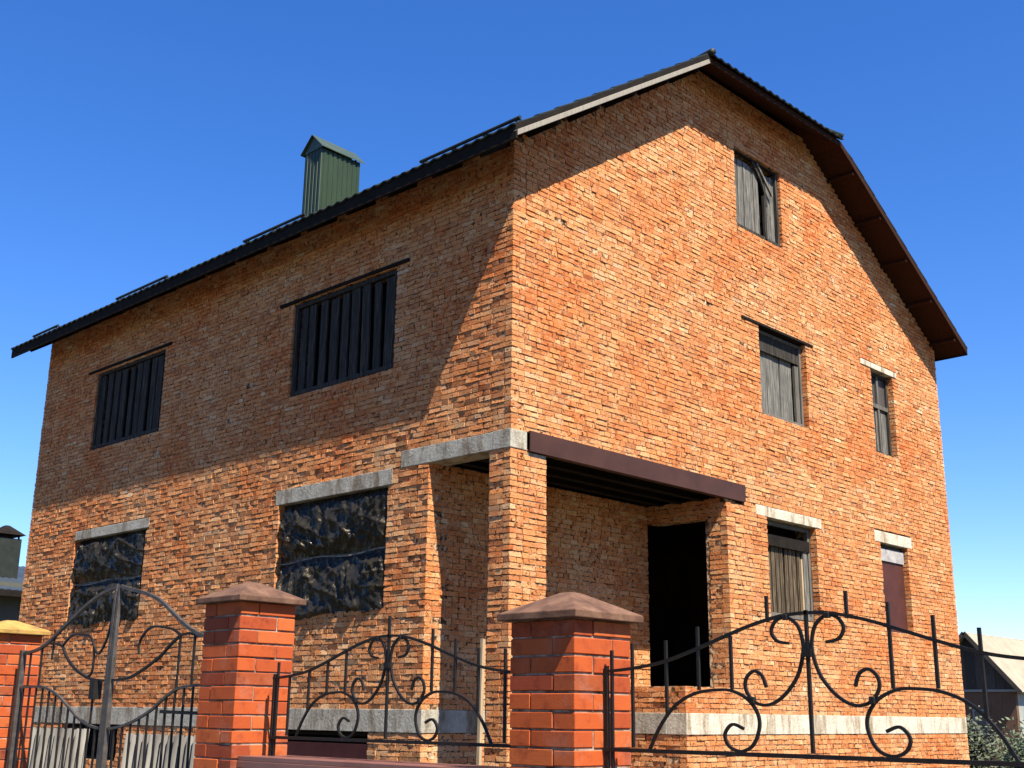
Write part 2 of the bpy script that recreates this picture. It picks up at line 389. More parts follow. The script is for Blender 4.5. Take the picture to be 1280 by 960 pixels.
# lintels
def lint(P, u0, u1, z0, z1, m, d=.006, th=.30):
    q = MB(); q.pbox(P, u0, u1, z0, z1, -th, d); return obj('lintel', q, M[m], HOUSE, bevel=.008)
q = MB(); q.box(-.006, .30, .285, 1.885, 2.932, 3.147); q.box(-.0075, .268, -.006, .284, 2.93, 3.152); obj('lintel', q, M['concrete'], HOUSE, bevel=.008)
q = MB(); q.box(.29, .60, .004, .30, 2.86, 2.915)
obj('pad_stone', q, M['concrete'], HOUSE)
lint(PG, 5.05, 6.855, 2.793, 2.945, 'sunlit_concrete'); lint(PG, 8.56, 9.86, 2.803, 2.99, 'sunlit_concrete'); lint(PG, 8.49, 9.78, 5.803, 5.903, 'sunlit_concrete')
lint(PL, 2.04, 4.51, 2.748, 2.955, 'concrete'); lint(PL, 7.90, 10.345, 2.783, 2.94, 'concrete')
lint(PG, 4.87, 6.90, 5.705, 5.748, 'fascia', .02); lint(PL, 1.86, 4.69, 5.668, 5.712, 'fascia', .03); lint(PL, 7.69, 10.47, 5.755, 5.797, 'fascia', .03)
# porch beam (channel section) and ceiling
q = MB(); q.box(.29, 4.74, -.035, -.022, 2.925, 3.165); q.box(.29, 4.74, -.022, .06, 3.151, 3.165); q.box(.29, 4.74, -.022, .06, 2.925, 2.939)
bm_ = obj('steel_beam', q, M['steel'], HOUSE)
for y in (.42, .78, 1.12):
    q = MB(); q.box(.31, 4.5, y-.05, y+.05, 2.93, 2.945); q.box(.31, 4.5, y-.006, y+.006, 2.945, 3.06); obj('ceiling_beam', q, M['fascia'], HOUSE)  # near-black colour on the steel deepens the porch shade
q = MB(); q.box(.05, 11.2, .07, 12.0, 3.06, 3.15); obj('floor_slab', q, M['inner'], HOUSE)  # dark colour on the slab deepens the porch ceiling's shade
q = MB(); q.box(.31, 11.1, 1.62, 11.85, .18, .36); obj('floor_slab', q, M['concrete'], HOUSE)
q = MB(); q.box(4.56, 11.1, .37, 1.62, .18, .36); obj('floor_slab', q, M['concrete'], HOUSE)
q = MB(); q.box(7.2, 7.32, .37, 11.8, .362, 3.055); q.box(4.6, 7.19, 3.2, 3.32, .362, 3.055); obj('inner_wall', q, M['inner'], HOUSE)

# ---- windows
def win(P, o, frame='frame', inset=.13, fw=.06):
    u0, u1, z0, z1 = o; u0 += .012; u1 -= .012; z0 += .01; z1 -= .012
    q = MB(); a, b = -inset-.06, -inset
    q.pbox(P, u0, u0+fw, z0, z1, a, b); q.pbox(P, u1-fw, u1, z0, z1, a, b)
    q.pbox(P, u0+fw, u1-fw, z0, z0+fw, a, b-.002); q.pbox(P, u0+fw, u1-fw, z1-fw, z1, a, b-.002)
    r = obj('window', q, M[frame], HOUSE, bevel=.004)
    k = MB(); k.pbox(P, u0-.05, u1+.05, z0-.05, z1+.05, -inset-.33, -inset-.26); obj('room_shade_panel', k, M['black'], r)  # black panel stands in for the unlit room behind
    return r, (u0+fw, u1-fw, z0+fw, z1-fw)
def boards(P, r, u0, u1, z0, z1, n, gap, d, m, seed, name='board', zj=.04, th=.025, wv=.25):
    rn = random.Random(seed); p = (u1-u0)/n
    for i in range(n):
        q = MB(); a = u0 + i*p + gap/2 + rn.uniform(-1,1)*gap*wv; b = a + p - gap + rn.uniform(-1,1)*gap*wv
        t0, t1 = rn.uniform(-.012,.012), rn.uniform(-.012,.012); e = rn.uniform(-.006,.006); top = z1 - rn.uniform(0, zj); bot = z0 + rn.uniform(0, zj*.6)
        q.hexa([P(a+t0,bot,d+e-th), P(b+t0,bot,d+e-th), P(b+t0,bot,d+e), P(a+t0,bot,d+e), P(a+t1,top,d+e-th), P(b+t1,top,d+e-th), P(b+t1,top,d+e), P(a+t1,top,d+e)])
        obj(name, q, M[m], r)
# upper side windows: dark boards with gaps
r, i = win(PL, S['up_near'], 'darkwood', .03); boards(PL, r, i[0], i[1], i[2]-.03, i[3], 9, .085, -.05, 'darkwood', 1)
r, i = win(PL, S['up_far'], 'darkwood', .03); boards(PL, r, i[0], i[1], i[2]-.03, i[3], 9, .085, -.05, 'darkwood', 2)
# gable windows
r, i = win(PG, G['up_wide'], 'frame', .085, .05); r['label'] = 'window boarded with grey planks below a dark gap'
boards(PG, r, i[0], i[1]-.13, i[2]-.04, i[3]-.02, 6, .008, -.16, 'greywood', 3, zj=.02)
q = MB(); q.pbox(PG, i[0]-.02, i[1]+.02, i[3]-.26, i[3]+.02, -.135, -.11); obj('gap_shade_board', q, M['darkwood'], r)  # dark strip stands in for the shadowed gap above the planks
q = MB(); q.pbox(PG, i[1]-.12, i[1]-.01, i[2], i[3]-.30, -.15, -.11); obj('board', q, M['frame'], r)
r, i = win(PG, G['attic'], 'darkwood', .045, .05); r['label'] = 'attic window with pale grey planks and a crooked open casement'
boards(PG, r, i[0], i[0]+.72, i[2]-.02, i[3]-.08, 5, .008, -.085, 'greywood', 4, zj=.02)
boards(PG, r, i[0]+.92, i[1], i[2]-.02, i[3]-.05, 2, .03, -.095, 'greywood', 5, zj=.05)
q = MB(); pts = [PG(i[0]+.50+.36*t+.10*math.sin(t*math.pi), i[3]-.03-.55*t-.10*t*t, -.045) for t in [k/10 for k in range(11)]]
q.sweep(pts, .045, .03, (0,1,0)); obj('slat', q, M['darkwood'], r)
q = MB(); q.sweep([PG(i[0]+.62+.42*t, i[3]-.02-.42*t, -.03) for t in (0,.5,1)], .04, .03, (0,1,0)); obj('slat', q, M['greywood'], r)
q = MB(); q.pbox(PG, i[0]+.80, i[0]+.86, i[2]-.03, i[3]-.5, -.08, -.035); obj('slat', q, M['darkwood'], r)
r, i = win(PG, G['low_wide'], 'frame', .11, .06); r['label'] = 'window closed with narrow upright brown battens under a dark header board'
boards(PG, r, i[0], i[1]-.16, i[2]-.04, i[3]-.22, 9, .035, -.16, 'brownwood', 6, zj=.03)
q = MB(); q.pbox(PG, i[0]-.03, i[1]+.03, i[3]-.30, i[3]-.14, -.14, -.10); obj('header_board', q, M['fascia'], r)
q = MB(); q.pbox(PG, i[1]-.24, i[1]-.20, i[2]-.03, i[3]-.42, -.145, -.10); obj('board', q, M['stake'], r)
q = MB(); q.pbox(PG, i[1]-.14, i[1]-.02, i[2]-.03, i[3]-.2, -.16, -.12); obj('board', q, M['greywood'], r)
r, i = win(PG, G['up_narrow'], 'darkwood', .10, .055); r['label'] = 'narrow upper window with a grey transom and dusty panes'
um = (i[0]+i[1])/2; zm = i[2] + (i[3]-i[2])*.60
q = MB(); q.pbox(PG, i[0], i[1], zm-.035, zm+.035, -.16, -.09); obj('transom', q, M['frame'], r)
q = MB(); q.pbox(PG, um-.03, um+.03, i[2], zm-.035, -.16, -.095); q.pbox(PG, um-.03, um+.03, zm+.035, i[3], -.16, -.095); obj('mullion', q, M['frame'], r)
for a, b, c, d in ((i[0], um-.03, i[2], zm-.035), (um+.03, i[1], i[2], zm-.035), (i[0], um-.03, zm+.035, i[3]), (um+.03, i[1], zm+.035, i[3])):
    q = MB(); q.pbox(PG, a, b, c, d, -.15, -.14); obj('pane', q, M['glass'], r)
boards(PG, r, i[0]+.02, i[1]-.02, i[2], zm-.05, 3, .03, -.125, 'greywood', 8, th=.008)
r, i = win(PG, G['low_narrow'], 'frame', .12, .03); r['label'] = 'narrow window closed with a maroon sheet under a grey foam block'
q = MB(); q.pbox(PG, i[0]-.01, i[1]+.01, i[2]-.02, i[3]-.24, -.13, -.085); obj('sheet', q, M['maroon'], r)
q = MB(); q.pbox(PG, i[0], i[1], i[3]-.235, i[3]-.03, -.14, -.06); obj('foam_block', q, M['foam'], r)
# polythene windows
def polythene(P, o, seed, name_l):
    u0, u1, z0, z1 = o; r, i = win(P, o, 'darkwood', .12); r['label'] = name_l
    nu, nz = int((u1-u0)/.015), int((z1-z0)/.015); pts = []
    for a in range(nu+1):
        row = []; fu = a/nu; u = u0-.02 + (u1-u0+.04)*fu
        for b in range(nz+1):
            fz = b/nz; z = z0-.06 + (z1-z0+.06)*fz
            wv = noise.noise_vector(Vector((u*1.3, z*1.3, seed*5)))*.22
            amp = .014*noise.noise(Vector((u*2.2, z*2.2, seed)))
            for fa, fr, st, am in ((.3,4.2,.22,.040), (1.2,5.0,.25,.036), (2.2,6.5,.28,.030), (1.6,9.5,.22,.020), (.8,12,.3,.014), (2.7,15,.3,.011)):
                p, q_ = (u+wv.x)*math.cos(fa) + (z+wv.y)*math.sin(fa), -(u+wv.x)*math.sin(fa) + (z+wv.y)*math.cos(fa)
                rd = 1 - min(1, abs(noise.noise(Vector((q_*fr, p*fr*st, seed*3+fa*9))))*2.4)
                amp += am*rd**2.2
            c1 = amp*12
            pin = min(1, abs(fz-.50)/.10) * min(1, (1-fz)/.08 + .1) * min(1, min(fu, 1-fu)/.05 + .15)
            d = -.105 + pin*(amp*1.15 + .05*math.sin(math.pi*((fz % .5)/.5))) + (.05*(1-fz)**3)
            row.append(P(u + .02*c1*pin*math.sin(seed+z*5), z + .03*math.sin(u*6+seed)*(1-fz)**4, d))
        pts.append(row)
    q = MB(); q.grid(pts); obj('plastic_sheet', q, M['plastic'], r, smooth=True)
    zz = z0-.06+(z1-z0+.06)*.5
    q = MB(); q.sweep([P(u0 + (u1-u0)*t/12, zz + .05*math.sin(t*.9+seed)*.4 - .02*t/12, -.055+.006*math.sin(t*2.1)) for t in range(13)], .018, .012, (0,1,0) if P is PG else (1,0,0)); obj('batten', q, M['twine'], r)
    q = MB(); q.pbox(P, u0+.03, u0+.055, z0+.35, z1-.12, -.07, -.045); obj('batten', q, M['twine'], r)
    return r
polythene(PL, S['low_big'], 1.0, 'large ground floor window sealed with crumpled black plastic')
polythene(PL, S['low_far'], 2.6, 'ground floor window by the far corner sealed with crumpled black plastic')
# cellar windows
r, i = win(PL, S['cellar'], 'fascia', .10, .04); r['label'] = 'cellar window closed with a red brown sheet'
q = MB(); q.pbox(PL, i[0]-.02, i[1]+.02, i[2]-.02, i[3]-.09, -.11, -.08); obj('sheet', q, M['redsheet'], r)
r, i = win(PL, S['cellar_far'], 'fascia', .10, .04); r['label'] = 'dark barred cellar window'
for k in range(5):
    q = MB(); q.pbox(PL, i[0]+.28*(k+1), i[0]+.28*(k+1)+.03, i[2], i[3], -.12, -.09); obj('bar', q, M['iron'], r)

# ---- roof
TH = .125                                     # soffit to tile valley
ROOFT = MB()
def wave(y): p = (y/.19) % 1; return .026*(math.sin(math.pi*p)**2)
EL, ER = -.49, 11.65
def roof_slope(xe, xt, zf, drip):
    ns, stp = 15, .36
    sgn = 1 if xt > xe else -1; L = abs(xt-xe); xs = []; 
    x = -drip
    rows = []
    k = 0
    cuts = [-drip] + [stp*i for i in range(1, int(L/stp)+1)] + [L]
    for c0, c1 in zip(cuts, cuts[1:]): rows += [(c0, .016), (c1-.002, 0)]
    NY = 430; pts = []
    for s_, lift in rows:
        x = xe + sgn*s_; z = zf(x)
        hz = HIPZ(x) if 3.5 <= x <= 7.28 else None
        y0 = -OVY-.03
        if z > 9.18: y0 = max(y0, -OVY + (z - 9.18)/HS)
        y1 = D - y0
        pts.append([(x, y, z + TH + lift + wave(y)) for y in [y0 + (y1-y0)*j/NY for j in range(NY+1)]])
    ROOFT.grid(pts)
roof_slope(EL, RX, zl, .06); roof_slope(ER, RX, zr, .06)
for sgn, yb in ((1, -OVY), (-1, D+OVY)):       # the two clipped ends
    rows = []; top = (RZ - 9.18)/HS; pts = []
    st = [(-.10,.016), (.34,0), (.342,.016), (.70,0), (.702,.016), (1.1,0), (1.102,.016), (top, 0)]
    for s_, lift in st:
        k = max(0, s_)/top; xa = 3.5 + (RX-3.5)*k; xb = 7.28 + (RX-7.28)*k
        pts.append([(x, yb + sgn*s_, HIPZ(min(7.28, max(3.5, x)))*(1-k)+k*9.18 + HS*s_ + TH + lift + wave(x)*1.15) for x in [xa + (xb-xa)*j/130 for j in range(131)]])
    ROOFT.grid(pts)
ROOF = obj('roof', ROOFT, M['tile'], HOUSE)
md = ROOF.modifiers.new('solid', 'SOLIDIFY'); md.thickness = .02; md.offset = -1
# ridge and hip caps
def rcap(pts, r=.09):
    q = MB()
    q.sweep(pts, r*2, r*1.3, Vector((0,0,1)), None, 10); return obj('ridge_cap', q, M['tile'], ROOF, smooth=True)
yr = -OVY + (RZ-9.18)/HS
rcap([(RX, yr-.05, RZ+TH+.03), (RX, D-yr+.05, RZ+TH+.03)])
for x0, z0 in ((3.5, 9.145), (7.28, 9.22)):
    for sgn, yb in ((1, -OVY), (-1, D+OVY)):
        q = MB(); q.tube((x0, yb-.08*sgn, z0+TH+.01), (RX, yb+sgn*(RZ-9.18)/HS, RZ+TH+.03), .055, 8); obj('ridge_cap', q, M['tile'], ROOF, smooth=True)
# soffit boards under every overhang (the roof deck)
q = MB(); e = .012
def soff(pts): 
    q.hexa([(x, y, z) for x, y, z in pts] + [(x, y, z+.03) for x, y, z in pts])
yh = lambda z: -OVY + max(0, (z-9.18)/HS)
soff([(.05,-OVY,zl(.05)),(3.5,-OVY,9.145),(3.5,D+OVY,9.145),(.05,D+OVY,zl(.05))])
soff([(ER,-OVY,zr(ER)),(7.28,-OVY,9.22),(7.28,D+OVY,9.22),(ER,D+OVY,zr(ER))])
soff([(3.5,-OVY,9.145),(RX,yr,RZ),(RX,D-yr,RZ),(3.5,D+OVY,9.145)])
soff([(7.28,-OVY,9.22),(RX,yr,RZ),(RX,D-yr,RZ),(7.28,D+OVY,9.22)])
for sgn, yb in ((1, -OVY), (-1, D+OVY)):
    soff([(3.5,yb,9.145),(7.28,yb,9.22),(RX+.01,yb+sgn*(RZ-9.18)/HS,RZ),(RX-.01,yb+sgn*(RZ-9.18)/HS,RZ)])
obj('soffit', q, M['soffit'], ROOF)
q = MB(); soff([(EL,-OVY,6.47),(.05,-OVY,zl(.05)),(.05,D+OVY,zl(.05)),(EL,D+OVY,6.47)]); obj('soffit', q, M['fascia'], ROOF)  # near-black colour paints in the shadow under the left eave
# fascia and barge boards
def board(name, a, b, w, h, m, dz=0):
    q = MB(); q.beam(Vector(a)+Vector((0,0,dz)), Vector(b)+Vector((0,0,dz)), w, h); return obj(name, q, M[m], ROOF, bevel=.004)
for yb, s_ in ((-OVY, -1), (D+OVY, 1)):
    bo = board('barge_board', (EL-.02, yb+s_*.015, 6.47), (3.5, yb+s_*.015, 9.145), .03, .062, 'barge', .008); 
    if s_ < 0: bo['label'] = 'pale timber barge board on the left slope'
    board('verge_trim', (EL-.02, yb+s_*.012, 6.47), (3.5, yb+s_*.012, 9.145), .03, .075, 'fascia', .085)
    board('barge_board', (7.28, yb+s_*.015, 9.22), (ER+.02, yb+s_*.015, zr(ER)), .03, .10, 'soffit', .04)
    board('fascia', (3.5, yb+s_*.014, 9.145), (7.28, yb+s_*.014, 9.22), .028, .10, 'soffit', .04)
board('fascia', (EL-.016, -OVY-.03, 6.47), (EL-.016, D+OVY+.03, 6.47), .03, .18, 'fascia', .025)
board('fascia', (ER+.016, -OVY-.03, zr(ER)), (ER+.016, D+OVY+.03, zr(ER)), .03, .13, 'fascia', .03)
# lookouts under the right verge, rafters under the left eave
for k in range(5):
    x = 7.75 + k*.88; q = MB(); q.beam((x, -OVY+.01, zr(x)-.04), (x, .05, zr(x)-.04), .05, .075, (SR,0,1)); obj('lookout', q, M['soffit'], ROOF)
for k in range(5):
    x = .25 + k*.75; q = MB(); q.beam((x, -OVY+.01, zl(x)-.04), (x, .05, zl(x)-.04), .05, .075, (-SL,0,1)); obj('lookout', q, M['fascia'], ROOF)
for k in range(15):
    y = .1 + k*.85; q = MB(); q.beam((EL+.02, y, zl(EL+.02)-.045), (.03, y, zl(.03)-.045), .06, .09); obj('rafter', q, M['fascia'], ROOF)
# gutter-high snow guards
for y0, y1 in ((-.44, 1.31), (3.74, 5.25), (7.42, 9.06), (11.2, 12.2)):
    q = MB(); x = -.36; zb = zl(x)+TH+.03
    q.tube((x, y0, zb+.055), (x, y1, zb+.055), .022)
    n = max(2, int((y1-y0)/.55)+1)
    for k in range(n):
        y = y0+.06 + (y1-y0-.12)*k/(n-1); q.box(x-.006, x+.006, y-.02, y+.02, zb-.03, zb+.065); q.beam((x, y, zb+.055), (x+.14, y, zb+.07), .03, .008)
    obj('snow_guard', q, M['tile'], ROOF)
# chimney clad in ribbed green sheet
def ribbed(mb, a, b, z0, z1, n, depth, out):
    a = Vector(a); b = Vector(b); o = Vector(out); r0 = []; r1 = []
    for i in range(n):
        for f, d in ((0,0), (.35,0), (.42,depth), (.93,depth)):
            p = a.lerp(b, (i+f)/n) + o*d; r0.append((p.x, p.y, z0)); r1.append((p.x, p.y, z1))
    p = b; r0.append((p.x,p.y,z0)); r1.append((p.x,p.y,z1)); mb.grid([r0, r1])
q = MB(); cx0, cx1, cy0, cy1, cz0, cz1 = 3.0, 3.93, 8.06, 8.60, 8.5, 10.52
ribbed(q, (cx0,cy0,0), (cx1,cy0,0), cz0, cz1, 8, .014, (0,-1,0)); ribbed(q, (cx0,cy1,0), (cx0,cy0,0), cz0, cz1, 5, .014, (-1,0,0))
ribbed(q, (cx1,cy0,0), (cx1,cy1,0), cz0, cz1, 5, .014, (1,0,0)); ribbed(q, (cx1,cy1,0), (cx0,cy1,0), cz0, cz1, 8, .014, (0,1,0))
q.box(cx0+.01, cx1-.01, cy0+.01, cy1-.01, cz0, cz1-.005)
CH = obj('chimney', q, M['green'], HOUSE)
q = MB(); o = .07; ym = (cy0+cy1)/2; zt = cz1+.33
for s_ in (-1, 1):
    ye = ym + s_*((cy1-cy0)/2+o)
    P4 = [(cx0-o, ym, zt), (cx1+o, ym, zt-.02), (cx1+o, ye, cz1-.02), (cx0-o, ye, cz1-.0)]
    q.hexa(P4 + [(x, y, z+.02) for x, y, z in P4])
q.poly([(cx0-.02, cy0-.03, cz1+.01), (cx0-.02, cy1+.03, cz1+.01), (cx0-.02, ym, zt-.02)])
obj('cap', q, M['capsheet'], CH)
q = MB()
for x in (cx0+.05, cx1-.08):
    for y in (cy0+.04, cy1-.07): q.box(x, x+.03, y, y+.03, cz1-.01, cz1+.06)
obj('cap_leg', q, M['capsheet'], CH)
q = MB(); q.box(cx0-.12, cx1+.12, cy0-.1, cy1+.1, zl(cx0)+TH-.02, zl(cx0)+TH+.06); obj('flashing', q, M['tile'], CH)

# ------------------------------------------------------------------ street fence
FX = -5.38; PW = .38; PX0 = -5.57
def pillar(y0, ztop, capm, label, apex, seed):
    base = (PX0+PW/2, y0+PW/2, GROUND); t = thing('fence_pillar', base, label, 'pillar', 'brick pillars of the street fence')
    rn = random.Random(seed); q = MB(); n = round((ztop-GROUND)/.078); p = (ztop-GROUND)/n
    L, w_, g_ = .252, .121, .007
    A = [(0,L,0,w_), (PW-w_,PW,0,L), (PW-L,PW,PW-w_,PW), (0,w_,w_+g_,PW)]
    A = [(0,L,0,w_), (L+g_,PW,0,L), (w_+g_,PW,L+g_,PW), (0,w_,w_+g_,PW)]
    for k in range(n):
        for a, b, c, d in A:
            if k % 2: a, b = PW-b, PW-a
            j = lambda: rn.gauss(0, .0013)
            z = GROUND + k*p
            q.cbox((PX0+a+j(), y0+c+j(), z+.0044+j()), (PX0+b+j(), y0+d+j(), z+p-.0044+j()), .0035)
    sh_ = obj('shaft', q, M['facing'], t)
    q = MB(); q.box(PX0+.007, PX0+PW-.007, y0+.007, y0+PW-.007, GROUND, ztop+.004); obj('mortar', q, M['joint'], sh_)
    q = MB(); o = .044; x0, x1, a, b = PX0-o, PX0+PW+o, y0-o, y0+PW+o; zs = ztop+.032; cx, cy = base[0], base[1]
    n0 = len(q.v)
    q.v += [(x0,a,ztop),(x1,a,ztop),(x1,b,ztop),(x0,b,ztop),(x0,a,zs),(x1,a,zs),(x1,b,zs),(x0,b,zs)]
    i = .035; q.v += [(cx-i,cy-i,apex),(cx+i,cy-i,apex),(cx+i,cy+i,apex),(cx-i,cy+i,apex)]
    q.f += [(3,2,1,0),(8,9,10,11)]
    for k in range(4): q.f += [(k,(k+1)%4,4+(k+1)%4,4+k), (4+k,4+(k+1)%4,8+(k+1)%4,8+k)]
    obj('cap', q, M[capm], t, bevel=.004)
pillar(-5.783, .405, 'cap', 'red brick fence pillar at the front, the largest, with tan pyramid cap', .535, 1)
pillar(-3.257, .615, 'cap', 'red brick pillar between the arched gate and the scroll fence panel', .745, 2)
pillar(.028, .555, 'cap_yellow', 'red brick pillar with yellowish cap left of the gate, cut by the photo edge', .665, 3)

def catmull(pts, n=6):
    P = [pts[0]] + list(pts) + [pts[-1]]; out = []
    for i in range(1, len(P)-2):
        p0, p1, p2, p3 = (Vector(P[i+k]) for k in (-1,0,1,2))
        for k in range(n):
            t = k/n; out.append(.5*((2*p1) + (-p0+p2)*t + (2*p0-5*p1+4*p2-p3)*t*t + (-p0+3*p1-3*p2+p3)*t**3))
    out.append(Vector(P[-1])); return out
SC = [(-.08,.278),(-.132,.289),(-.155,.327),(-.132,.366),(-.085,.376),(-.039,.344),(-.02,.286),(-.022,.232),(-.05,.154),(-.11,.085),(-.177,.05),(-.24,.058),(-.28,.104),(-.278,.149),(-.244,.176),(-.207,.161),(-.188,.115)]
AR = [(-.758,-.130),(-.70,-.035),(-.62,.048),(-.519,.094),(-.402,.107),(-.335,.099),(-.271,.067),(-.231,.014),(-.228,-.04),(-.258,-.101),(-.313,-.125),(-.367,-.108),(-.386,-.063),(-.350,-.025),(-.298,-.041)]
TOP = [(-1.0,.186),(-.845,.197),(-.676,.222),(-.513,.268),(-.394,.307),(-.25,.352),(-.109,.383),(0,.390)]
def panel(yc, label, half=1.0, spike=False):
    base = (FX, yc, -.235); t = thing('scroll_fence', base, label, 'fence panel', 'scroll iron panels of the street fence')
    Q = lambda u, z: (FX, yc-u, z)
    def bar(name, pts, w_, h_=None, m='iron', tp=None):
        q = MB(); q.sweep([Q(u, z) for u, z in pts], w_, h_ or w_, (1,0,0), tp); return obj(name, q, M[m], t)
    tp = [p for p in TOP if p[0] >= -half] 
    top = catmull(TOP); top = [tuple(p) for p in top]; full = top + [(-u, z) for u, z in top[::-1][1:]]
    bar('top_rail', full, .0125, .0125)
    bar('bottom_rail', [(-1.0,-.136),(0,-.136),(1.0,-.136)], .016, .022)
    for s_ in (-1, 1):
        f = lambda L: [(s_*-u if s_ > 0 else u, z) for u, z in L]
        m = lambda L: [tuple(p) for p in catmull([(-s_*u if s_ == 1 else u, z) for u, z in L])]
        bar('scroll', m(SC), .0115, .011); bar('arch_scroll', m(AR), .0115, .011)
        bar('post', [(s_*.985, -.236), (s_*.985, .21)], .016); bar('post', [(s_*.955, -.236), (s_*.955, .275)], .012)
        for u, a, b, c in ((.843,-.125,.300,.194), (.665,.012,.308,.222), (.503,.106,.358,.27)):
            bar('picket', [(s_*u, a), (s_*u, c if spike and s_ < 0 else b)], .0115)
        if not spike: bar('picket', [(s_*.171, .362), (s_*.171, .463)], .0115)
        q = MB(); q.cbox((FX-.010, yc-s_*.253-.012, .052), (FX+.010, yc-s_*.253+.012, .080), .003); obj('weld', q, M['iron'], t)
        q = MB(); q.cbox((FX-.010, yc-s_*.09-.012, .366), (FX+.010, yc-s_*.09+.012, .388), .003); obj('weld', q, M['iron'], t)
    bar('picket', [(-.345, .108), (-.345, .315)], .0115); bar('picket', [(.336, .106), (.336, .412)], .0115)
    bar('picket', [(0, -.125), (0, .49 if spike else .40)], .0125)
    q = MB(); q.box(FX-.014, FX+.014, yc-.02, yc+.02, .225, .255); obj('collar', q, M['iron'], t)
panel(-6.785, 'black scrollwork iron fence panel right of the front brick pillar')
panel(-4.345, 'black scrollwork iron fence panel between the two capped brick pillars', spike=True)

# low brick wall with coping that carries each panel
def low_wall(y0, y1, label, seed):
    t = thing('fence_wall', (FX, (y0+y1)/2, GROUND), label, 'low wall', 'low walls of the street fence')
    P = lambda u, z, d: (-5.49-d, u, z); q = MB(); rn = random.Random(seed); k = 0; z = GROUND
    while z < -.30:
        u = y0 - (.13 if k % 2 else 0)
        while u < y1 - .02:
            a, b = max(u, y0), min(u+.25, y1)
            q.cbox((-5.49, a, z+.005), (-5.27, b-.01, z+.067), .004); u += .26
        z += .077; k += 1
    o = obj('brick_base', q, M['facing'], t)
    q = MB(); q.box(-5.48, -5.28, y0+.002, y1-.002, GROUND, z-.004); obj('mortar', q, M['joint'], o)
    q = MB(); q.box(-5.53, -5.23, y0+.003, y1-.003, -.262, -.236); q.box(-5.532, -5.526, y0+.003, y1-.003, -.30, -.262); q.box(-5.234, -5.228, y0+.003, y1-.003, -.30, -.262)
    obj('coping', q, M['coping'], t, bevel=.004)
low_wall(-5.40, -3.26, 'low brick wall with brown metal coping between the two capped pillars', 1)
low_wall(-7.80, -5.786, 'low brick wall with brown metal coping right of the front pillar', 2)

# arched double gate
GATE = thing('entrance_gate', (FX, -1.45, GROUND), 'double arched iron gate with scrolls and upright bars between brick pillars', 'gate')
def catp(L): return [(FX, p[0], p[1]) for p in catmull(L)]
def leaf(top, low, mid, scrolls, bars, y_in, y_out, z_in, z_out, extra):
    q = MB(); q.sweep([(FX,y_in,GROUND+.06),(FX,y_in,-.2),(FX,y_in,.35),(FX,y_in,z_in)], .040, .035, (1,0,0), lambda t: 1 if t < .5 else 1.35-t*.8); q.sweep([(FX,y_out,GROUND+.06),(FX,y_out,z_out)], .04, .04, (1,0,0))
    s0, s1 = sorted((y_in, y_out)); q.sweep([(FX,s0+.028,GROUND+.09),(FX,s1-.028,GROUND+.09)], .05, .04, (1,0,0))
    q.sweep([(FX,s0+.028,-.78),(FX,s1-.028,-.78)], .03, .03, (1,0,0))
    L = obj('gate_leaf', q, M['gateiron'], GATE)
    q = MB(); q.sweep(catp(top), .021, .021, (1,0,0)); obj('arch_rail', q, M['gateiron'], L)
    q = MB(); q.sweep(catp(low), .016, .016, (1,0,0)); obj('lower_rail', q, M['gateiron'], L)
    q = MB(); q.sweep(catp(mid), .016, .015, (1,0,0)); obj('scroll', q, M['iron'], L)
    for s_ in scrolls: q = MB(); q.sweep(catp(s_), .0135, .012, (1,0,0)); obj('scroll', q, M['iron'], L)
    def at(L_, y):
        c = catmull(L_); return min(c, key=lambda p: abs(p[0]-y))[1]
    for y in bars:
        q = MB(); q.sweep([(FX,y,GROUND+.115),(FX,y,at(low,y)-.006)], .012, .012, (1,0,0)); obj('bar', q, M['iron'], L)
    for y, a, b in extra: q = MB(); q.sweep([(FX,y,a),(FX,y,b)], .012, .012, (1,0,0)); obj('bar', q, M['iron'], L)
    return L
leaf([(-.06,.405),(-.305,.425),(-.499,.482),(-.755,.605),(-1.031,.725),(-1.227,.789),(-1.43,.824)],
     [(-.10,.156),(-.30,.160),(-.492,.156),(-.706,.104),(-.90,.02),(-1.073,-.058),(-1.25,-.105),(-1.40,-.121)],
     [(-1.41,.193),(-1.25,.200),(-1.121,.219),(-.943,.279),(-.80,.36),(-.71,.441),(-.60,.463),(-.529,.464)],
     [[(-.71,.441),(-.807,.50),(-.90,.520),(-.972,.517),(-1.09,.505),(-1.16,.465),(-1.19,.40),(-1.20,.33),(-1.19,.25),(-1.14,.22)],
      [(-1.19,.42),(-1.25,.375),(-1.30,.40),(-1.36,.48),(-1.40,.60)]],
     [-.16-.106*k for k in range(12)], -1.428, -.085, .845, .43,
     [(-.22,.165,.405),(-.40,.165,.44),(-.57,.35,.505),(-1.24,-.09,.20)])
q0 = leaf([(-2.84,.425),(-2.636,.443),(-2.467,.483),(-2.28,.565),(-2.034,.693),(-1.812,.760),(-1.60,.80),(-1.49,.825)],
     [(-2.80,.158),(-2.616,.156),(-2.35,.139),(-2.183,.081),(-2.039,.007),(-1.847,-.060),(-1.663,-.102),(-1.49,-.121)],
     [(-1.49,.196),(-1.56,.197),(-1.724,.211),(-1.921,.273),(-2.094,.345),(-2.20,.41),(-2.31,.464)],
     [[(-2.31,.464),(-2.24,.495),(-2.178,.512),(-2.016,.531),(-1.93,.525),(-1.879,.505),(-1.82,.46),(-1.80,.41),(-1.81,.36)],
      [(-2.31,.464),(-2.40,.472),(-2.47,.463),(-2.62,.44)]],
     [-1.58-.103*k for k in range(12)], -1.470, -2.835, .82, .45,
     [(-2.31,.115,.46),(-2.48,.155,.465),(-2.65,.16,.43)])
